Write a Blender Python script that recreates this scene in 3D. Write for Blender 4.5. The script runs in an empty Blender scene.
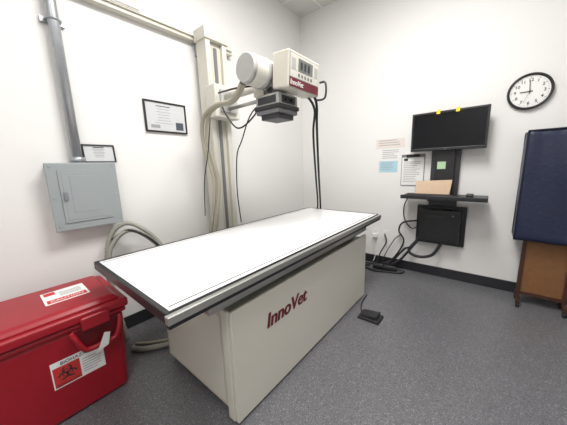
import bpy, bmesh, random
from math import *
from mathutils import Vector, Matrix
random.seed(4)
SC=bpy.context.scene
try:
    SC.view_settings.view_transform='Standard'
except Exception: pass
LINK=bpy.context.scene.collection.objects.link

# ---------------------------------------------------------------- materials
def mat(name,col,rough=.5,metal=0.0,var=.04,scale=30,bump=0.0,bscale=200,spec=.5,emit=None,coat=0):
    m=bpy.data.materials.new(name); m.use_nodes=True
    nt=m.node_tree; b=nt.nodes['Principled BSDF']
    b.inputs['Roughness'].default_value=rough; b.inputs['Metallic'].default_value=metal
    b.inputs['Specular IOR Level'].default_value=spec
    b.inputs['Coat Weight'].default_value=coat
    tc=nt.nodes.new('ShaderNodeTexCoord')
    n=nt.nodes.new('ShaderNodeTexNoise'); n.inputs['Scale'].default_value=scale; n.inputs['Detail'].default_value=4
    nt.links.new(tc.outputs['Object'],n.inputs['Vector'])
    mx=nt.nodes.new('ShaderNodeMix'); mx.data_type='RGBA'
    lo=[max(0,c*(1-var)) for c in col]; hi=[min(1,c*(1+var)) for c in col]
    mx.inputs[6].default_value=(*lo,1); mx.inputs[7].default_value=(*hi,1)
    nt.links.new(n.outputs['Fac'],mx.inputs[0]); nt.links.new(mx.outputs[2],b.inputs['Base Color'])
    if bump>0:
        n2=nt.nodes.new('ShaderNodeTexNoise'); n2.inputs['Scale'].default_value=bscale; n2.inputs['Detail'].default_value=3
        nt.links.new(tc.outputs['Object'],n2.inputs['Vector'])
        bp=nt.nodes.new('ShaderNodeBump'); bp.inputs['Strength'].default_value=bump; bp.inputs['Distance'].default_value=.01
        nt.links.new(n2.outputs['Fac'],bp.inputs['Height']); nt.links.new(bp.outputs['Normal'],b.inputs['Normal'])
    if emit:
        b.inputs['Emission Color'].default_value=(*emit[0],1); b.inputs['Emission Strength'].default_value=emit[1]
    return m
def floor_mat():
    m=mat('speckled_vinyl',(.108,.108,.117),.34,0,.10,3)
    nt=m.node_tree; b=nt.nodes['Principled BSDF']
    tc=nt.nodes.new('ShaderNodeTexCoord')
    old=b.inputs['Base Color'].links[0].from_socket
    for sc,c,th in ((170,(.25,.25,.26,1),.61),(150,(.045,.045,.05,1),.62),(380,(.17,.17,.18,1),.55)):
        n=nt.nodes.new('ShaderNodeTexNoise'); n.inputs['Scale'].default_value=sc; n.inputs['Detail'].default_value=1
        mp=nt.nodes.new('ShaderNodeMapping'); mp.inputs['Location'].default_value=(sc,sc*2,0)
        nt.links.new(tc.outputs['Object'],mp.inputs[0]); nt.links.new(mp.outputs[0],n.inputs['Vector'])
        r=nt.nodes.new('ShaderNodeValToRGB'); r.color_ramp.elements[0].position=th-.02; r.color_ramp.elements[1].position=th+.03
        nt.links.new(n.outputs['Fac'],r.inputs[0])
        mx=nt.nodes.new('ShaderNodeMix'); mx.data_type='RGBA'; mx.inputs[7].default_value=c
        nt.links.new(r.outputs[0],mx.inputs[0]); nt.links.new(old,mx.inputs[6]); old=mx.outputs[2]
    nt.links.new(old,b.inputs['Base Color'])
    return m
def ceil_mat():
    m=mat('ceiling_tile',(.72,.71,.69),.9,0,.03,60,.2,120)
    nt=m.node_tree; b=nt.nodes['Principled BSDF']
    tc=nt.nodes.new('ShaderNodeTexCoord'); br=nt.nodes.new('ShaderNodeTexBrick')
    br.offset=0; br.inputs['Scale'].default_value=1; br.inputs['Brick Width'].default_value=.61; br.inputs['Row Height'].default_value=.61
    br.inputs['Mortar Size'].default_value=.012; br.inputs['Color1'].default_value=(.72,.71,.69,1); br.inputs['Color2'].default_value=(.7,.69,.67,1); br.inputs['Mortar'].default_value=(.85,.85,.83,1)
    nt.links.new(tc.outputs['Object'],br.inputs['Vector']); nt.links.new(br.outputs['Color'],b.inputs['Base Color'])
    return m
M={}
M['wall']=mat('wall_paint',(.815,.805,.79),.6,0,.012,2,.05,150)
M['floor']=floor_mat(); M['ceil']=ceil_mat()
M['base']=mat('rubber_base',(.020,.020,.025),.45)
M['cream']=mat('cream_enamel',(.60,.575,.50),.38,0,.02,5)
M['cream2']=mat('cream_enamel_light',(.66,.64,.57),.4,0,.02,5)
M['top']=mat('white_laminate',(.84,.84,.845),.22,0,.01,3)
M['black']=mat('black_plastic',(.014,.014,.016),.4)
M['blackrub']=mat('black_rubber',(.018,.018,.02),.6)
M['screen']=mat('screen_glass',(.006,.006,.008),.10,spec=.25)
M['alu']=mat('brushed_aluminium',(.50,.50,.48),.34,.85,.05,60)
M['steel']=mat('galvanised_steel',(.42,.44,.46),.42,.7,.08,25)
M['grey']=mat('grey_enamel',(.31,.34,.35),.42,0,.02,8)
M['grey2']=mat('grey_enamel_dark',(.20,.22,.23),.45,0,.02,8)
M['dgrey']=mat('dark_grey_metal',(.045,.045,.05),.4,.3)
M['mgrey']=mat('mid_grey_plastic',(.17,.17,.18),.45)
M['lgrey']=mat('light_grey_plastic',(.44,.435,.42),.45)
M['red']=mat('red_polyethylene',(.31,.006,.016),.36,0,.06,12,.05,60)
M['red_shade']=mat('red_recess_shade',(.12,.003,.007),.45)  # darker copy of the bin red, paints the shade of the grip recess
M['maroon']=mat('maroon_print',(.14,.008,.020),.45)
M['white']=mat('white_plastic',(.82,.82,.80),.4,0,.01,10)
M['paper']=mat('paper_white',(.80,.80,.79),.8,0,.02,40)
M['pblue']=mat('paper_light_blue',(.42,.64,.73),.8,0,.02,40)
M['ppink']=mat('paper_pale_peach',(.76,.69,.64),.8,0,.02,40)
M['ink']=mat('ink_black',(.03,.03,.03),.6)
M['inkg']=mat('ink_grey',(.32,.32,.34),.7)
M['inkr']=mat('ink_red',(.55,.03,.03),.6)
M['yellow']=mat('sticky_yellow',(.82,.66,.04),.7)
M['green']=mat('sticky_green',(.45,.64,.40),.7)
M['tan']=mat('tan_hardboard',(.53,.38,.26),.6,0,.08,25)
M['cork']=mat('brown_hardboard',(.20,.088,.032),.6,0,.25,30)
M['wood']=mat('dark_brown_wood',(.055,.020,.012),.5,0,.2,20)
M['blue']=mat('navy_vinyl',(.010,.015,.046),.48,0,.15,6,.25,35)
M['blued']=mat('navy_binding',(.005,.007,.018),.5)
M['hose']=mat('beige_hose',(.42,.39,.31),.55,0,.05,60)
M['hoseg']=mat('grey_hose',(.30,.30,.26),.5,0,.05,60)
M['lcd']=mat('lcd_grey',(.16,.17,.165),.25)
M['glass']=mat('picture_glass',(.62,.63,.64),.12)
M['photo']=mat('photo_dark',(.08,.09,.12),.3,0,.6,80)
M['lamp']=mat('troffer_diffuser',(.9,.9,.9),.5,emit=((1,.98,.95),3.0))

# ---------------------------------------------------------------- builder
class B:
    def __init__(s): s.bm=bmesh.new(); s.mats=[]
    def mi(s,m):
        m=M[m]
        if m not in s.mats: s.mats.append(m)
        return s.mats.index(m)
    def face(s,pts,m,smooth=False):
        f=s.bm.faces.new([s.bm.verts.new(p) for p in pts]); f.material_index=s.mi(m); f.smooth=smooth; return s
    def hexa(s,p,m):
        v=[s.bm.verts.new(q) for q in p]; k=s.mi(m)
        for a in ((3,2,1,0),(4,5,6,7),(0,1,5,4),(1,2,6,5),(2,3,7,6),(3,0,4,7)):
            f=s.bm.faces.new([v[i] for i in a]); f.material_index=k
        return s
    def box(s,x0,x1,y0,y1,z0,z1,m,taper=0,T=None):
        t=taper
        p=[(x0+t,y0+t,z0),(x1-t,y0+t,z0),(x1-t,y1-t,z0),(x0+t,y1-t,z0),(x0,y0,z1),(x1,y0,z1),(x1,y1,z1),(x0,y1,z1)]
        if T: p=[T@Vector(q) for q in p]
        return s.hexa(p,m)
    def cyl(s,a,b,r,m,n=24,r2=None,cap=True):
        a=Vector(a);b=Vector(b);r2=r if r2 is None else r2
        d=(b-a).normalized(); u=d.orthogonal().normalized(); w=d.cross(u); k=s.mi(m)
        A=[s.bm.verts.new(a+r*(u*cos(2*pi*i/n)+w*sin(2*pi*i/n))) for i in range(n)]
        C=[s.bm.verts.new(b+r2*(u*cos(2*pi*i/n)+w*sin(2*pi*i/n))) for i in range(n)]
        for i in range(n):
            f=s.bm.faces.new([A[i],A[(i+1)%n],C[(i+1)%n],C[i]]); f.material_index=k; f.smooth=True
        if cap:
            f=s.bm.faces.new(A[::-1]); f.material_index=k; f=s.bm.faces.new(C); f.material_index=k
        return s
    def tube(s,pts,r,m,n=8,res=6,ribs=0):
        P=[Vector(p) for p in pts]; Q=[]
        for i in range(len(P)-1):
            p0=P[max(i-1,0)];p1=P[i];p2=P[i+1];p3=P[min(i+2,len(P)-1)]
            for j in range(res):
                t=j/res
                Q.append(.5*((2*p1)+(p2-p0)*t+(2*p0-5*p1+4*p2-p3)*t*t+(3*p1-p0-3*p2+p3)*t**3))
        Q.append(P[-1]); k=s.mi(m); rings=[]; u=None
        for i,q in enumerate(Q):
            d=(Q[min(i+1,len(Q)-1)]-Q[max(i-1,0)])
            if d.length<1e-9: d=Vector((0,0,1))
            d.normalize()
            u=d.orthogonal() if u is None else u-d*u.dot(d)
            u.normalize(); w=d.cross(u)
            rr=r*(1+ribs*(i%2))
            rings.append([s.bm.verts.new(q+rr*(u*cos(2*pi*a/n)+w*sin(2*pi*a/n))) for a in range(n)])
        for i in range(len(rings)-1):
            for a in range(n):
                f=s.bm.faces.new([rings[i][a],rings[i][(a+1)%n],rings[i+1][(a+1)%n],rings[i+1][a]]); f.material_index=k; f.smooth=True
        f=s.bm.faces.new(rings[0][::-1]); f.material_index=k; f=s.bm.faces.new(rings[-1]); f.material_index=k
        return s
    def arc(s,c,ux,uy,r,w,a0,a1,m,n=28):
        c=Vector(c);ux=Vector(ux);uy=Vector(uy);k=s.mi(m);pr=None
        for i in range(n+1):
            a=a0+(a1-a0)*i/n; d=ux*cos(a)+uy*sin(a)
            cu=(s.bm.verts.new(c+d*(r-w/2)),s.bm.verts.new(c+d*(r+w/2)))
            if pr:
                f=s.bm.faces.new([pr[0],pr[1],cu[1],cu[0]]); f.material_index=k
            pr=cu
        return s
    def text(s,txt,size,org,ux,uy,m,shear=0,ext=.0004,bold=0,align='CENTER',sx=1):
        cu=bpy.data.curves.new('t','FONT'); cu.body=txt; cu.size=size; cu.extrude=ext; cu.shear=shear; cu.offset=bold; cu.align_x=align
        o=bpy.data.objects.new('t',cu); LINK(o)
        bpy.context.view_layer.update()
        me=bpy.data.meshes.new_from_object(o.evaluated_get(bpy.context.evaluated_depsgraph_get()))
        ux=Vector(ux);uy=Vector(uy);n=ux.cross(uy)
        T=Matrix.Identity(4)
        for i in range(3):
            T[i][0]=ux[i]*sx;T[i][1]=uy[i];T[i][2]=n[i];T[i][3]=org[i]
        me.transform(T); k=s.mi(m); n0=len(s.bm.faces); s.bm.from_mesh(me); s.bm.faces.ensure_lookup_table()
        for f in s.bm.faces[n0:]: f.material_index=k
        bpy.data.objects.remove(o); bpy.data.meshes.remove(me)
        return s
    def done(s,name,parent=None,label=None,category=None,bevel=0,kind=None,seg=2,group=None,sub=0):
        me=bpy.data.meshes.new(name)
        vs=[v.co for v in s.bm.verts]
        lo=Vector([min(v[i] for v in vs) for i in range(3)]);hi=Vector([max(v[i] for v in vs) for i in range(3)])
        c=(lo+hi)/2; c.z=lo.z
        bmesh.ops.translate(s.bm,verts=s.bm.verts,vec=-c)
        if kind!='structure': bmesh.ops.recalc_face_normals(s.bm,faces=s.bm.faces)
        s.bm.to_mesh(me); s.bm.free()
        for m in s.mats: me.materials.append(m)
        o=bpy.data.objects.new(name,me); LINK(o); o.location=c
        if parent:
            o.parent=parent; pl=parent
            L=Vector((0,0,0))
            while pl is not None: L+=pl.location; pl=pl.parent
            # parents are never rotated: local location is the world offset
            o.location=c-L
        if bevel:
            b=o.modifiers.new('bevel','BEVEL'); b.width=bevel; b.segments=seg; b.limit_method='ANGLE'; b.angle_limit=radians(40)
        if label: o['label']=label
        if category: o['category']=category
        if kind: o['kind']=kind
        if group: o['group']=group
        return o
def thing(name,loc,label,category,group=None):
    e=bpy.data.objects.new(name,None); e.location=loc; e.empty_display_size=.1; LINK(e); e['label']=label; e['category']=category
    if group: e['group']=group
    return e

# ---------------------------------------------------------------- room
X1,Y0,H=4.3,-4.4,3.07
B().box(0,X1,Y0,0,-.05,0,'floor').done('floor',kind='structure')
B().box(0,X1,Y0,0,H,H+.05,'ceil').done('ceiling',kind='structure')
B().box(-.1,0,Y0-.1,.1,-.05,H+.05,'wall').done('wall_left',kind='structure')
B().box(0,X1,0,.1,-.05,H+.05,'wall').done('wall_back',kind='structure')
B().box(X1,X1+.1,Y0-.1,.1,-.05,H+.05,'wall').done('wall_right',kind='structure')
B().box(0,X1,Y0-.1,Y0,-.05,H+.05,'wall').done('wall_front',kind='structure')
B().box(.012,X1,-.012,0,0,.10,'base').done('baseboard_back',kind='structure',bevel=.003)
B().box(0,.012,Y0,0,0,.10,'base').done('baseboard_left',kind='structure',bevel=.003)

# ceiling troffers
def troffer(cx_,cy_,LP):
    t=thing('ceiling_light',(cx_,cy_,H-.03),'white recessed fluorescent ceiling light panel','ceiling light','fluorescent ceiling lights')
    B().box(cx_-.32,cx_+.32,cy_-.62,cy_-.60,H-.03,H,'white').box(cx_-.32,cx_+.32,cy_+.60,cy_+.62,H-.03,H,'white').box(cx_-.32,cx_-.30,cy_-.6,cy_+.6,H-.03,H,'white').box(cx_+.30,cx_+.32,cy_-.6,cy_+.6,H-.03,H,'white').done('frame',t)
    B().box(cx_-.30,cx_+.30,cy_-.60,cy_+.60,H-.02,H,'lamp').done('diffuser',t)
    l=bpy.data.lights.new('troffer_lamp','AREA'); l.shape='RECTANGLE'; l.size=.6; l.size_y=1.2; l.energy=LP; l.color=(1,.985,.962)
    o=bpy.data.objects.new('troffer_lamp',l); o.location=(cx_,cy_,H-.04); LINK(o)
troffer(1.55,-1.75,64); troffer(2.2,-3.6,30)

# ---------------------------------------------------------------- x-ray table
T=thing('x_ray_table',(.9,-1.6,0),'long white-topped radiography table with cream metal base','x-ray table')
tx0,tx1,ty0,ty1,tz=.48,1.31,-2.64,-.60,.73
b=B(); b.box(tx0+.02,tx1-.035,ty0+.02,ty1-.02,tz-.03,tz,'top')
b.box(tx0+.045,tx0+.049,ty0+.03,ty1-.03,tz,tz+.0006,'ink').box(tx1-.065,tx1-.059,ty0+.03,ty1-.03,tz,tz+.0006,'ink')
b.box(.93,.932,ty0+.02,ty1-.02,tz,tz+.0004,'inkg')
b.done('table_top',T,label='glossy white laminate top with thin black lines')
B().box(tx0,tx0+.02,ty0,ty1,tz-.04,tz+.002,'black').box(tx0+.02,tx1-.035,ty0,ty0+.02,tz-.04,tz+.002,'black').box(tx0+.02,tx1-.035,ty1-.02,ty1,tz-.04,tz+.002,'black').box(tx1-.035,tx1-.026,ty0,ty1,tz-.035,tz+.002,'black').done('edge_trim',T,bevel=.003)
B().box(tx1-.026,tx1,ty0-.004,ty1+.004,tz-.034,tz-.004,'alu').box(tx1-.026,tx1-.006,ty0,ty1,tz-.052,tz-.034,'black').done('side_rail',T,label='brushed aluminium accessory rail',bevel=.003)
B().box(.53,1.265,ty0+.05,ty1-.05,.655,.69,'dgrey').box(.56,.60,-2.45,-.78,.60,.655,'alu').box(1.20,1.24,-2.45,-.78,.605,.655,'alu').box(.60,1.20,-2.33,-2.28,.60,.655,'dgrey').box(.60,1.20,-.9,-.85,.60,.655,'dgrey').box(.62,1.18,-2.28,-.9,.56,.63,'black').done('float_carriage',T,bevel=.003)
PX,PY=1.245,-2.352
b=B(); b.box(.575,PX,PY,-.86,.035,.56,'cream'); b.box(.60,PX-.02,PY+.015,-.875,0,.035,'dgrey')
b.done('base_cabinet',T,bevel=.006)
b=B(); b.box(PX,PX+.022,PY-.012,-.85,.012,.585,'cream2')
b.box(PX-.045,PX,PY-.018,PY,.012,.585,'cream2')
b.done('side_panel',T,label='cream painted metal cover panel',bevel=.005)
B().box(.60,PX-.08,PY-.004,PY,.06,.53,'cream2').done('end_panel',T,label='cream painted metal end cover',bevel=.003)
b=B()
for i_,dy_ in enumerate((-.0028,0,.0028)):
    b.text('InnoVet',.112,(PX+.0232+.0002*i_,-1.975+dy_,.392),(0,1,0),(0,0,1),'maroon',shear=.2,bold=.0015,sx=.98)
b.done('lettering',T,label='bold maroon lettering')

# foot pedal
F=thing('foot_switch',(1.46,-1.16,0),'black foot switch pedal lying on the floor','foot pedal')
B().box(1.36,1.52,-1.22,-1.10,0,.022,'blackrub',taper=-.004).done('base',F,bevel=.006)
B().hexa([(1.375,-1.21,.022),(1.50,-1.21,.022),(1.50,-1.11,.022),(1.375,-1.11,.022),(1.375,-1.21,.03),(1.50,-1.21,.05),(1.50,-1.11,.05),(1.375,-1.11,.03)],'black').done('pedal',F,bevel=.005)
B().tube([(1.37,-1.15,.015),(1.33,-1.08,.006),(1.30,-.98,.006),(1.285,-.84,.006)],.005,'blackrub').done('cable',F)

# ---------------------------------------------------------------- tube stand (column + rail)
S=thing('x_ray_tube_stand',(.13,-1.51,0),'cream floor-to-wall x-ray tube stand column with arm and tube head','x-ray stand')
b=B(); b.box(.06,.20,-1.62,-1.575,.05,2.26,'cream2').box(.06,.20,-1.455,-1.41,.05,2.26,'cream2').box(.06,.17,-1.575,-1.455,.05,2.24,'cream')
b.box(.057,.215,-1.635,-1.395,2.24,2.33,'cream2')
b.done('column',S,bevel=.006)
B().box(.172,.178,-1.53,-1.50,.3,2.2,'mgrey').done('guide_track',S)
B().box(.02,.30,-1.72,-1.32,0,.05,'cream').done('floor_foot',S,bevel=.006)
B().box(.0,.058,-1.60,-1.42,2.16,2.25,'grey').done('wall_bracket',S,bevel=.004)
B().box(.17,.30,-1.64,-1.39,1.62,1.88,'cream2').box(.30,.325,-1.60,-1.43,1.66,1.84,'lgrey').done('carriage',S,bevel=.01)
B().cyl((.30,-1.54,1.78),(.78,-1.55,1.78),.030,'cream2').cyl((.30,-1.52,1.69),(.86,-1.53,1.69),.014,'alu').box(.70,.80,-1.60,-1.50,1.70,1.85,'cream').done('arm',S)
# tube housing
hd=B(); hd.cyl((.86,-1.80,1.80),(.86,-1.37,1.80),.090,'cream2',40).cyl((.86,-1.825,1.80),(.86,-1.80,1.80),.080,'lgrey',40,r2=.090).cyl((.86,-1.35,1.80),(.86,-1.37,1.80),.080,'lgrey',40,r2=.090)
hd.cyl((.86,-1.70,1.80),(.86,-1.66,1.80),.0945,'lgrey',40)
hd.done('tube_housing',S,label='cream cylindrical x-ray tube housing')
# console
y0c=-1.69; wc=.345; z0c=1.672; z1c=1.882
c=B(); c.hexa([(.96,y0c,z0c+.012),(1.085,y0c,z0c),(1.085,y0c+wc,z0c),(.96,y0c+wc,z0c+.012),(.97,y0c,z1c+.01),(1.10,y0c,z1c),(1.10,y0c+wc,z1c),(.97,y0c+wc,z1c+.01)],'cream').done('control_console',S,label='cream box with controls facing the operator',bevel=.008)
up=Vector((.015,0,.21)).normalized(); nrm=Vector((.21,0,-.015)).normalized(); o0=Vector((1.085,y0c,z0c))
def pc(u,v,e=.001): return o0+Vector((0,u,0))+up*v+nrm*e
def q(c,u0,u1,v0,v1,e,m): c.face([pc(u0,v0,e),pc(u1,v0,e),pc(u1,v1,e),pc(u0,v1,e)],m)
c=B()
q(c,.010,wc-.01,.010,.200,.001,'lgrey')
q(c,.016,wc-.016,.066,.194,.002,'cream2')
q(c,.010,wc-.01,.010,.062,.002,'maroon')
q(c,.095,.255,.108,.180,.003,'lcd')
for i in range(3): q(c,.118+i*.04,.140+i*.04,.122,.166,.004,'ink')
for i in range(5): q(c,.095+i*.034,.115+i*.034,.076,.094,.003,'mgrey')
q(c,.275,.315,.11,.17,.003,'lgrey'); q(c,.03,.07,.11,.17,.003,'lgrey')
c.done('control_face',S,label='white face with grey display and maroon stripe')
B().text('InnoVet',.042,pc(.085,.022,.003),(0,1,0),up,'white',shear=.16,bold=.0005).done('lettering',S,label='white lettering')
yy=y0c+wc+.014
B().tube([(1.06,yy,1.66),(1.13,yy,1.665),(1.135,yy,1.76),(1.09,yy,1.77)],.007,'dgrey').done('handle',S,label='dark grey grab handle')
cy0=-1.575
b=B(); b.cyl((.89,cy0,1.72),(.89,cy0,1.665),.07,'dgrey'); b.box(.795,.995,cy0-.10,cy0+.10,1.60,1.668,'lgrey').box(.785,1.005,cy0-.108,cy0+.108,1.575,1.60,'black').box(.795,.995,cy0-.10,cy0+.10,1.548,1.575,'mgrey').box(.82,.975,cy0-.08,cy0+.08,1.515,1.548,'dgrey')
b.box(.995,1.0,cy0-.07,cy0+.07,1.61,1.655,'dgrey').cyl((1.0,cy0-.03,1.632),(1.015,cy0-.03,1.632),.013,'black').cyl((1.0,cy0+.03,1.632),(1.015,cy0+.03,1.632),.013,'black')
b.box(.815,.975,cy0-.104,cy0-.10,1.61,1.655,'dgrey')
b.done('collimator',S,label='grey and black collimator box',bevel=.004)
# hoses
for dx,dy in ((0,0),(.035,.02)):
    B().tube([(.80,-1.80+dy,1.73),(.66,-1.77+dy,1.66),(.45,-1.76+dy,1.66),(.26+dx,-1.74+dy,1.60),(.20+dx,-1.72+dy,1.42),(.25+dx,-1.68+dy,1.1),(.22+dx,-1.70+dy,.8),(.16+dx,-1.73+dy,.45),(.18+dx,-1.74+dy,.06)],.015,'hose',10,8).done('high_tension_hose',S,label='thick beige high-tension hose')
for pts,r in (([(.84,-1.60,1.70),(.70,-1.63,1.55),(.55,-1.64,1.50),(.40,-1.62,1.62),(.33,-1.60,1.70)],.006),
  ([(.84,-1.56,1.70),(.66,-1.59,1.60),(.50,-1.56,1.42),(.38,-1.52,1.30),(.33,-1.50,1.0),(.30,-1.45,.7)],.005),
  ([(.80,-1.68,1.74),(.62,-1.69,1.76),(.45,-1.66,1.78),(.32,-1.62,1.80)],.007),
  ([(.24,-1.66,1.62),(.26,-1.72,1.35),(.20,-1.74,1.1),(.18,-1.75,.8)],.004)):
    B().tube(pts,r,'blackrub').done('control_cable',S,label='thin black control cable')
# cables stretched from the head down behind the table end
for pts,r in (([(1.04,-1.37,1.72),(1.06,-1.33,1.64),(1.00,-1.23,1.50),(.84,-.95,1.18),(.68,-.66,.86),(.60,-.52,.70),(.58,-.48,.40),(.58,-.50,.02)],.010),
  ([(1.0,-1.37,1.70),(1.05,-1.34,1.60),(.98,-1.25,1.44),(.81,-.95,1.12),(.65,-.66,.82),(.57,-.54,.66),(.55,-.50,.35),(.55,-.52,.02)],.009)):
    B().tube(pts,r,'blackrub').done('power_cable',S,label='black cable hanging behind the table end')

B().box(0,.04,-3.6,-1.22,2.26,2.30,'cream2').box(.04,.055,-3.6,-1.22,2.26,2.267,'cream').box(.04,.055,-3.6,-1.22,2.293,2.30,'cream').done('wall_rail',label='cream painted steel channel rail fixed to wall',category='rail',bevel=.002)
W=thing('junction_box',(.03,-2.13,2.301),'small white junction box on the wall above the rail','junction box')
B().box(0,.06,-2.22,-2.04,2.301,2.39,'white').done('body',W,bevel=.006)
B().box(.06,.066,-2.21,-2.05,2.31,2.38,'cream').done('cover',W,bevel=.002)

# ---------------------------------------------------------------- breaker box
E=thing('breaker_box',(0,-2.53,.85),'grey metal breaker box mounted on the wall','electrical box')
B().box(0,.085,-2.70,-2.37,.865,1.255,'grey').done('body',E,bevel=.003)
B().box(.085,.097,-2.712,-2.352,.852,1.264,'grey').done('cover',E,bevel=.004)
dr=B().box(.097,.103,-2.66,-2.41,.90,1.222,'grey').box(.103,.1045,-2.645,-2.425,.915,1.207,'grey').box(.103,.106,-2.61,-2.46,.96,1.187,'grey').done('door',E,bevel=.003)
B().box(.1045,.114,-2.648,-2.63,1.04,1.09,'grey2').done('latch',dr,bevel=.002)
for y in (-2.69,-2.375):
    for z in (.885,1.06,1.245): B().cyl((.097,y,z),(.101,y,z),.006,'steel',10).done('screw',E)
cyc=-2.54
Cn=thing('electrical_conduit',(.045,cyc,1.265),'galvanised steel conduit rising from breaker box to ceiling','conduit')
B().cyl((.045,cyc,1.28),(.045,cyc,H),.027,'steel').done('pipe',Cn)
B().cyl((.045,cyc,1.264),(.045,cyc,1.30),.038,'steel',8).done('locknut',Cn)
B().box(0,.02,cyc-.055,cyc+.055,2.06,2.09,'steel').tube([(.01,cyc-.032,2.075),(.05,cyc-.032,2.075),(.075,cyc,2.075),(.05,cyc+.032,2.075),(.01,cyc+.032,2.075)],.006,'steel').done('strap',Cn)

# framed things on the left wall
def framed(name,label,y0,y1,z0,z1,w,x=0.0,photo=None,tilt=0,d=.018):
    f=thing(name,(x,(y0+y1)/2,z0),label,'picture frame')
    def t(xx,zz): return xx+tilt*(z1-zz)
    def bx(B_,xa,xb,ya,yb,za,zb,m):
        B_.hexa([(t(xa,za),ya,za),(t(xb,za),ya,za),(t(xb,za),yb,za),(t(xa,za),yb,za),(t(xa,zb),ya,zb),(t(xb,zb),ya,zb),(t(xb,zb),yb,zb),(t(xa,zb),yb,zb)],m)
    b=B(); bx(b,x,x+d,y0,y1,z0,z0+w,'black'); bx(b,x,x+d,y0,y1,z1-w,z1,'black'); bx(b,x,x+d,y0,y0+w,z0+w,z1-w,'black'); bx(b,x,x+d,y1-w,y1,z0+w,z1-w,'black'); b.done('frame',f,bevel=.002)
    b=B(); bx(b,x+.002,x+d-.008,y0+w,y1-w,z0+w,z1-w,'glass')
    e=d-.0075
    n=7
    hgt=(z1-z0-2*w)
    for i in range(n):
        z=z1-w-hgt*(.12+.1*i)
        l=random.uniform(.5,.9)*(y1-y0)*.5
        if i==0: l=.55*(y1-y0)*.6
        m='ink' if i==0 else 'inkg'
        yc=(y0+y1)/2 - (.0 if photo is None else .06*(y1-y0))
        bx(b,x+e-.001,x+e,yc-l/2,yc+l/2,z-.0018,z+.0018 if i else z+.004,m)
    if photo:
        bx(b,x+e-.001,x+e+.0005,y1-w-.085,y1-w-.02,z0+w+.015,z0+w+.075,'photo')
        bx(b,x+e-.001,x+e+.0005,y0+w+.03,y0+w+.10,z0+w+.02,z0+w+.045,'inkg')
    b.done('certificate',f,label='white printed certificate behind glass')
framed('certificate_frame','large black-framed certificate with small photo on the wall',-2.085,-1.745,1.50,1.735,.012,photo=1)
framed('certificate_frame','small black-framed certificate standing on the breaker box',-2.505,-2.32,1.266,1.385,.009,tilt=.12,x=.002)

# grey flexible hoses by the wall
G=thing('flexible_hose',(.2,-2.35,0),'grey corrugated flexible hoses looping behind the table','hose')
for k_,(ox,oz) in enumerate(((0,0),(.04,-.045))):
    B().tube([(.13+ox,-2.46,.02),(.10+ox,-2.49,.35),(.08+ox,-2.48,.62),(.08+ox,-2.43,.78+oz),(.11+ox,-2.35,.84+oz),(.15+ox,-2.27,.80+oz),(.20+ox,-2.18,.68+oz),(.28+ox,-2.10,.45),(.40+ox,-2.12,.18),(.48+ox,-2.22,.03)],.014,'hoseg',10,16,ribs=.18).done('corrugated_hose',G)
B().tube([(.10,-2.44,.74),(.16,-2.35,.80),(.24,-2.24,.72),(.30,-2.14,.55)],.008,'blackrub').done('cord',G)
B().tube([(.30,-2.48,.02),(.38,-2.42,.02),(.46,-2.30,.02),(.54,-2.12,.02)],.016,'hoseg',10,10,ribs=.15).done('corrugated_hose',G)
B().tube([(.26,-2.44,.012),(.36,-2.34,.012),(.46,-2.18,.012)],.010,'hose').done('cord',G)

# ---------------------------------------------------------------- red bin
R_=thing('biohazard_bin',(.38,-2.82,0),'large red plastic biohazard waste bin with lid','waste bin')
bx0,bx1,by0,by1=.15,.597,-3.10,-2.57
TP=.02
b=B(); b.box(bx0,bx1,by0,by1,0,.47,'red',taper=TP)
b.done('tub',R_,bevel=.03,seg=4)
B().box(bx0-.010,bx1+.010,by0-.010,by1+.010,.458,.484,'red').done('rim',R_,bevel=.01)
b=B(); b.box(bx0-.02,bx1+.022,by0-.02,by1+.022,.487,.535,'red'); b.hexa([(bx0,by0,.535),(bx1,by0,.535),(bx1,by1,.535),(bx0,by1,.535),(bx0+.03,by0+.03,.562),(bx1-.03,by0+.03,.562),(bx1-.03,by1-.03,.562),(bx0+.03,by1-.03,.562)],'red')
b.done('lid',R_,bevel=.012,seg=3)
def fp(y,z,e=.0015):
    return Vector((bx1-TP*(1-z/.47)+e,y,z))
b=B(); b.hexa([fp(-2.77,.345,0),fp(-2.62,.345,0),fp(-2.62,.345,.012),fp(-2.77,.345,.012),fp(-2.80,.46,0),fp(-2.60,.46,0),fp(-2.60,.46,.012),fp(-2.80,.46,.012)],'red_shade').done('handle_recess_shade',R_,label='grip area with recess shade painted dark red',bevel=.004)  # raised plate; the shade of a recess is put into its dark red
b=B(); b.tube([fp(-2.80,.455,.015),fp(-2.785,.41,.03),fp(-2.765,.36,.034),fp(-2.74,.345,.034),fp(-2.65,.345,.034),fp(-2.625,.36,.034),fp(-2.605,.41,.03),fp(-2.595,.455,.015)],.013,'red',10,6)
b.done('handle',R_)
B().box(bx1+.008,bx1+.036,-2.76,-2.64,.445,.515,'red').done('latch',R_,bevel=.010,seg=3)
def bio(b,c,ux,uy,s,m):
    c=Vector(c); ux=Vector(ux);uy=Vector(uy)
    for k in range(3):
        a=pi/2+k*2*pi/3
        d=ux*cos(a)+uy*sin(a)
        b.arc(c+d*s*.46,ux,uy,s*.40,s*.17,a+.5,a+2*pi-.5,m)
    b.arc(c,ux,uy,s*.46,s*.09,0,2*pi,m)
b=B(); 
fu=(0,1,0); fv=Vector((TP,0,.47)).normalized()
LZ=.022
def lq(y0,y1,z0,z1,e,m): b.face([fp(y0,z0+LZ,e),fp(y1,z0+LZ,e),fp(y1,z1+LZ,e),fp(y0,z1+LZ,e)],m)
lq(-2.89,-2.685,.175,.315,.0015,'paper')
lq(-2.885,-2.785,.18,.285,.002,'inkr')
bio(b,fp(-2.835,.24+LZ,.003),fu,fv,.040,'ink')
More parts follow.
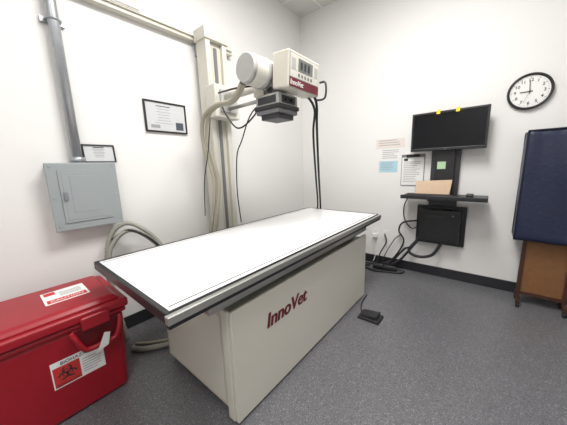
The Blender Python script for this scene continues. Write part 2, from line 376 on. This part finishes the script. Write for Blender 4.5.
b.text('BIOHAZARD',.015,fp(-2.835,.184+LZ,.003),fu,fv,'ink')
b.text('BIOHAZARD',.023,fp(-2.79,.292+LZ,.003),fu,fv,'ink')
for i in range(6): lq(-2.775,-2.775+random.uniform(.05,.08),.266-i*.014,.270-i*.014,.002,'inkg')
b.done('warning_label',R_,label='white and red biohazard warning label')
b=B(); b.face([fp(-2.72,.32,.052),fp(-2.67,.335,.052),fp(-2.655,.40,.052),fp(-2.68,.41,.052)],'paper').done('paper_tag',R_,label='white paper tag hanging from the handle')
b=B(); b.box(.27,.45,-2.85,-2.67,.562,.5635,'paper')
b.box(.395,.44,-2.84,-2.68,.5635,.564,'inkr').box(.28,.325,-2.84,-2.795,.5635,.564,'inkr')
for i in range(5): b.box(.368-i*.014,.371-i*.014,-2.78,-2.69,.5635,.564,'ink')
b.text('CAUTION',.030,(.428,-2.76,.5645),(0,1,0),(-1,0,0),'paper')
b.done('lid_label',R_,label='white caution label with red band')

# ---------------------------------------------------------------- back wall: workstation
Wk=thing('computer_wall_mount',(1.7,0,.33),'black wall-mounted computer workstation arm with keyboard tray','workstation mount')
B().box(1.60,1.84,-.05,0,.84,1.50,'dgrey').box(1.64,1.80,-.09,-.05,.90,1.45,'black').done('wall_track',Wk,bevel=.004)
B().box(1.40,2.075,-.33,-.05,.862,.884,'black').box(1.40,2.075,-.335,-.32,.855,.893,'black').box(1.62,1.82,-.25,-.05,.83,.862,'dgrey').done('keyboard_tray',Wk,bevel=.005)
b=B(); b.box(1.50,1.93,-.035,0,.36,.76,'black'); b.box(1.60,1.84,-.03,0,.76,.84,'dgrey').done('back_plate',Wk,bevel=.004)
K=thing('desktop_computer',(1.7,-.1,.38),'small black desktop computer held under the tray','computer')
B().box(1.54,1.89,-.125,-.036,.40,.73,'black').done('case',K,bevel=.006)
B().box(1.56,1.87,-.129,-.125,.42,.71,'black').cyl((1.83,-.129,.68),(1.83,-.132,.68),.009,'mgrey',14).box(1.60,1.78,-.131,-.129,.66,.675,'ink').done('front_panel',K,bevel=.002)
# monitor
Mo=thing('monitor',(1.72,-.14,1.3),'black widescreen computer monitor, switched off','monitor')
mx0,mx1,mz0,mz1=1.425,2.024,1.305,1.662
b=B(); b.box(mx0,mx1,-.135,-.10,mz0,mz1,'black'); b.box(1.58,1.86,-.10,-.09,1.36,1.60,'black')
b.box(mx0,mx1,-.143,-.135,mz0,mz0+.026,'black').box(mx0,mx1,-.143,-.135,mz1-.018,mz1,'black').box(mx0,mx0+.018,-.143,-.135,mz0+.026,mz1-.018,'black').box(mx1-.018,mx1,-.143,-.135,mz0+.026,mz1-.018,'black')
b.done('bezel',Mo,bevel=.003)
B().box(mx0+.018,mx1-.018,-.138,-.135,mz0+.026,mz1-.018,'screen').done('screen',Mo)
B().arc((1.72,-.1435,mz0+.013),(1,0,0),(0,0,1),.008,.002,0,2*pi,'mgrey').done('badge',Mo)
for x in (1.63,1.78):
    B().box(x,x+.03,-.146,-.1432,mz1-.025,mz1+.012,'yellow').done('sticky_note',label='yellow sticky tab on the top edge of monitor',category='sticky note',group='yellow sticky tabs on monitor')
B().box(1.66,1.73,-.093,-.0905,1.13,1.20,'green').done('sticky_note',label='square green sticky note below the monitor',category='sticky note')
# tray things
tb=B(); tb.hexa([(1.50,-.22,.885),(1.79,-.20,.885),(1.79,-.195,.885),(1.50,-.215,.885),(1.50,-.16,1.015),(1.80,-.14,1.03),(1.80,-.135,1.03),(1.50,-.155,1.015)],'tan'); tb.done('clipboard',label='tan hardboard panel leaning on the keyboard tray',category='clipboard',bevel=.002)
Ky=thing('keyboard',(1.63,-.27,.884),'black computer keyboard on the tray','keyboard')
B().box(1.45,1.83,-.312,-.235,.884,.897,'black').done('body',Ky,bevel=.003)
b=B()
for r in range(3):
    for i in range(20): b.box(1.457+i*.0185,1.457+i*.0185+.015,-.306+r*.023,-.288+r*.023,.897,.902,'dgrey')
b.done('keys',Ky)
Mu=thing('computer_mouse',(1.95,-.24,.884),'black computer mouse on the tray','mouse')
b=B(); b.box(1.92,1.975,-.29,-.20,.884,.915,'black'); b.done('body',Mu,bevel=.013,seg=4)
B().cyl((1.944,-.268,.912),(1.951,-.268,.912),.008,'mgrey').done('scroll_wheel',Mu)

# papers
def paper(name,label,x0,x1,z0,z1,m,lines=6,cat='paper',y=0.0,ink='inkg'):
    b=B(); b.box(x0,x1,y-.002,y,z0,z1,m)
    for i in range(lines):
        z=z1-(z1-z0)*(.16+.75*i/max(lines,1)); l=(x1-x0)*random.uniform(.55,.82)
        b.box(x0+(x1-x0)*.1,x0+(x1-x0)*.1+l,y-.0026,y-.002,z-.003,z+.003,ink)
    return b.done(name,label=label,category=cat)
paper('notice','pale peach paper notice taped to the wall',1.03,1.33,1.365,1.465,'ppink',3)
paper('notice','white paper notice taped to the wall',1.08,1.30,1.225,1.364,'paper',5)
paper('notice','light blue paper notice taped to the wall',1.07,1.27,1.10,1.224,'pblue',4)
Cl=thing('wall_clipboard',(1.42,0,.95),'clipboard with white printed forms hanging on the wall','clipboard')
B().box(1.31,1.535,-.006,0,.955,1.285,'mgrey').done('board',Cl)
b=B(); b.box(1.316,1.529,-.009,-.006,.962,1.255,'paper')
for i in range(12): b.box(1.335,1.335+random.uniform(.08,.17),-.0096,-.009,1.205-i*.019,1.210-i*.019,'inkg')
b.box(1.335,1.375,-.0096,-.009,1.218,1.245,'ink')
b.done('form',Cl)
B().box(1.36,1.49,-.02,-.009,1.255,1.285,'black').cyl((1.37,-.018,1.272),(1.48,-.018,1.272),.008,'black').done('clip',Cl)

# outlets
def outlet(x,z):
    o=thing('wall_outlet',(x,0,z),'white wall outlet with plugged in adapter','outlet','white wall outlets')
    B().box(x-.035,x+.035,-.006,0,z-.057,z+.057,'white').done('cover_plate',o,bevel=.002)
    for dz in (-.02,.02):
        b=B(); b.cyl((x,-.006,z+dz),(x,-.009,z+dz),.016,'white',18)
        for dx in (-.006,.006): b.box(x+dx-.001,x+dx+.001,-.0095,-.009,z+dz-.004,z+dz+.006,'ink')
        b.done('socket',o)
outlet(1.06,.37); outlet(1.35,.38); outlet(1.17,.37)
p=thing('power_adapter',(1.06,-.02,.33),'white plug adapter in the wall outlet','power adapter')
B().box(1.035,1.085,-.05,-.0096,.33,.375,'white').done('body',p,bevel=.004)
B().tube([(1.06,-.04,.33),(1.06,-.05,.22),(1.08,-.06,.12),(1.07,-.09,.05)],.003,'white').done('cord',p)
ps=thing('power_strip',(1.22,-.14,0),'black power strip on the floor with tangled black cords','power strip')
B().box(1.10,1.36,-.19,-.135,0,.04,'black').done('body',ps,bevel=.005)
for i in range(4): B().box(1.13+i*.055,1.16+i*.055,-.178,-.148,.04,.042,'dgrey').done('socket',ps)
for pts,r in (([(1.35,-.02,.40),(1.30,-.06,.36),(1.22,-.07,.20),(1.18,-.09,.06),(1.25,-.12,.012),(1.4,-.10,.012)],.005),
 ([(1.17,-.02,.38),(1.20,-.05,.30),(1.14,-.07,.15),(1.12,-.10,.03)],.007),
 ([(1.05,-.14,.015),(1.0,-.2,.012),(1.1,-.24,.012),(1.25,-.23,.012),(1.40,-.18,.012),(1.42,-.10,.012)],.010),
 ([(1.30,-.21,.012),(1.15,-.27,.012),(1.02,-.22,.012),(.95,-.12,.012),(1.1,-.07,.012)],.009)):
    B().tube(pts,r,'blackrub').done('power_cord',ps)
for pts,r in (([(1.54,-.10,.43),(1.49,-.12,.32),(1.42,-.12,.28),(1.36,-.11,.20),(1.30,-.11,.12),(1.20,-.13,.055)],.011),
 ([(1.42,-.05,.86),(1.37,-.04,.74),(1.38,-.04,.6),(1.46,-.06,.50),(1.54,-.06,.55)],.006),
 ([(1.55,-.10,.41),(1.46,-.12,.27),(1.55,-.13,.22),(1.68,-.12,.26),(1.75,-.1,.40)],.015),
 ([(1.54,-.08,.60),(1.38,-.08,.56),(1.34,-.08,.46),(1.40,-.1,.36),(1.34,-.11,.2),(1.24,-.15,.055)],.009),
 ([(1.55,-.09,.41),(1.42,-.10,.20),(1.36,-.10,.12),(1.28,-.12,.06)],.012)):
    B().tube(pts,r,'blackrub').done('power_cord',K)

# clock
Ck=thing('wall_clock',(2.255,0,1.60),'round wall clock with black rim and white face','clock')
cc=Vector((2.255,0,1.735)); r=.138
b=B(); b.cyl((cc.x,-.002,cc.z),(cc.x,0,cc.z),r,'black',64)
k=b.mi('black')
prof=[(r-.018,-.020),(r-.015,-.034),(r-.006,-.038),(r,-.030),(r,-.001)]
N=64; ring=[[b.bm.verts.new((cc.x+q_[0]*cos(2*pi*i/N),q_[1],cc.z+q_[0]*sin(2*pi*i/N))) for q_ in prof] for i in range(N)]
for i in range(N):
    for j in range(4):
        f=b.bm.faces.new([ring[i][j],ring[i][j+1],ring[(i+1)%N][j+1],ring[(i+1)%N][j]]); f.material_index=k; f.smooth=True
b.done('rim',Ck)
b=B(); b.cyl((cc.x,-.021,cc.z),(cc.x,-.003,cc.z),r-.012,'white',64)
for i in range(60):
    a=i*pi/30; l=.010 if i%5==0 else .005; w=.0016 if i%5==0 else .0006
    T_=Matrix.Translation(cc)@Matrix.Rotation(a,4,'Y')
    b.box(-w,w,-.0216,-.021,.113-l,.113,'ink',T=T_)
for h_ in range(1,13):
    a=h_*pi/6
    b.text(str(h_),.032,(cc.x+.088*sin(a),-.0215,cc.z+.088*cos(a)-.011),(1,0,0),(0,0,1),'ink',bold=.0006)
b.done('dial',Ck)
def hand(name,a,l,w,m,y):
    T_=Matrix.Translation(cc)@Matrix.Rotation(a,4,'Y')
    b=B(); b.box(-w,w,y-.001,y,-.018,l,m,T=T_).cyl((cc.x,y-.0015,cc.z),(cc.x,y,cc.z),.006,m,16); b.done(name,Ck)
hand('hour_hand',radians(-91),.060,.0035,'ink',-.024); hand('minute_hand',radians(-4),.085,.0025,'ink',-.026); hand('second_hand',radians(200),.09,.0007,'ink',-.028)

# ---------------------------------------------------------------- mobile blue screen
Q=thing('mobile_lead_shield',(2.5,-.2,0),'navy padded fabric lead shield on a wheeled wooden stand','radiation shield')
b=B(); k=b.mi('blue'); nx,nz=28,36
def pad(x0,x1,y0,y1,z0,z1):
    def P(u,v,s):
        w=.0025*sin(15*u+2.2*sin(3*v))*(1-.5*v)+.003*sin(9*v+4*u)+.0015*sin(31*u+6*v)
        if 0<u<1 and 0<v<1: w+=.006
        x=x0+(x1-x0)*u+.003*sin(7*v)*(1-u); z=z0+(z1-z0)*v+.003*sin(9*u)*(1-v)
        y=(y0-w) if s==0 else (y1+w*.3)
        return (x,y,z)
    G=[[[b.bm.verts.new(P(i/nx,j/nz,s)) for j in range(nz+1)] for i in range(nx+1)] for s in (0,1)]
    def f4(*v,sm=True):
        f=b.bm.faces.new(v); f.material_index=k; f.smooth=sm
    for i in range(nx):
        for j in range(nz):
            f4(G[0][i][j],G[0][i+1][j],G[0][i+1][j+1],G[0][i][j+1]); f4(G[1][i][j],G[1][i][j+1],G[1][i+1][j+1],G[1][i+1][j])
    for j in range(nz):
        f4(G[0][0][j],G[0][0][j+1],G[1][0][j+1],G[1][0][j],sm=False); f4(G[0][nx][j],G[1][nx][j],G[1][nx][j+1],G[0][nx][j+1],sm=False)
    for i in range(nx):
        f4(G[0][i][nz],G[0][i+1][nz],G[1][i+1][nz],G[1][i][nz],sm=False); f4(G[0][i][0],G[1][i][0],G[1][i+1][0],G[0][i+1][0],sm=False)
px=2.262
pad(px,2.72,-.30,-.07,.565,1.405)
b.done('vinyl_pad',Q,label='navy blue fabric-covered boxy cover')
for pts,r in (([(px-.001,-.302,1.406),(2.4,-.306,1.406),(2.72,-.304,1.406)],.005),([(px-.001,-.07,1.406),(2.5,-.07,1.406),(2.72,-.07,1.406)],.005),([(px,-.302,1.40),(px+.002,-.303,1.2),(px+.001,-.302,.95),(px,-.302,.57)],.005),([(px,-.07,1.40),(px+.002,-.07,1.2),(px,-.07,.57)],.004)):
    B().tube(pts,r,'blued').done('edge_binding',Q)
B().box(2.345,2.59,-.215,-.195,.11,.60,'cork').done('lower_panel',Q,label='brown hardboard lower panel')
B().box(2.325,2.35,-.225,-.185,.06,1.38,'wood').box(2.59,2.615,-.225,-.185,.06,1.38,'wood').box(2.35,2.59,-.222,-.188,.085,.11,'wood').box(2.325,2.35,-.31,-.10,.045,.075,'wood').box(2.59,2.615,-.31,-.10,.045,.075,'wood').done('stand_frame',Q,label='dark brown wooden stand frame')
for x in (2.3375,2.6025):
    for y in (-.29,-.12):
        c=B(); c.cyl((x-.01,y,.022),(x+.01,y,.022),.022,'blackrub',20).box(x-.013,x+.013,y-.01,y+.01,.03,.05,'dgrey'); c.done('caster',Q,label='small black caster')

# ---------------------------------------------------------------- camera and world
w=bpy.data.worlds.new('world'); SC.world=w; w.use_nodes=True
w.node_tree.nodes['Background'].inputs[0].default_value=(.8,.85,.9,1); w.node_tree.nodes['Background'].inputs[1].default_value=.3
cam=bpy.data.cameras.new('camera'); co=bpy.data.objects.new('camera',cam); LINK(co)
yaw,pit,rol=radians(39.748),radians(10.382),radians(1.821)
f=Vector((-sin(yaw)*cos(pit),cos(yaw)*cos(pit),-sin(pit))); r0=Vector((cos(yaw),sin(yaw),0)); d0=f.cross(r0)
rr=cos(rol)*r0+sin(rol)*d0; dd=-sin(rol)*r0+cos(rol)*d0
mw=Matrix.Identity(4)
for i in range(3):
    mw[i][0]=rr[i]; mw[i][1]=-dd[i]; mw[i][2]=-f[i]
mw.translation=Vector((2.079,-2.964,1.2))
co.matrix_world=mw; cam.lens=15.88; cam.sensor_width=36; cam.clip_start=.02
SC.camera=co
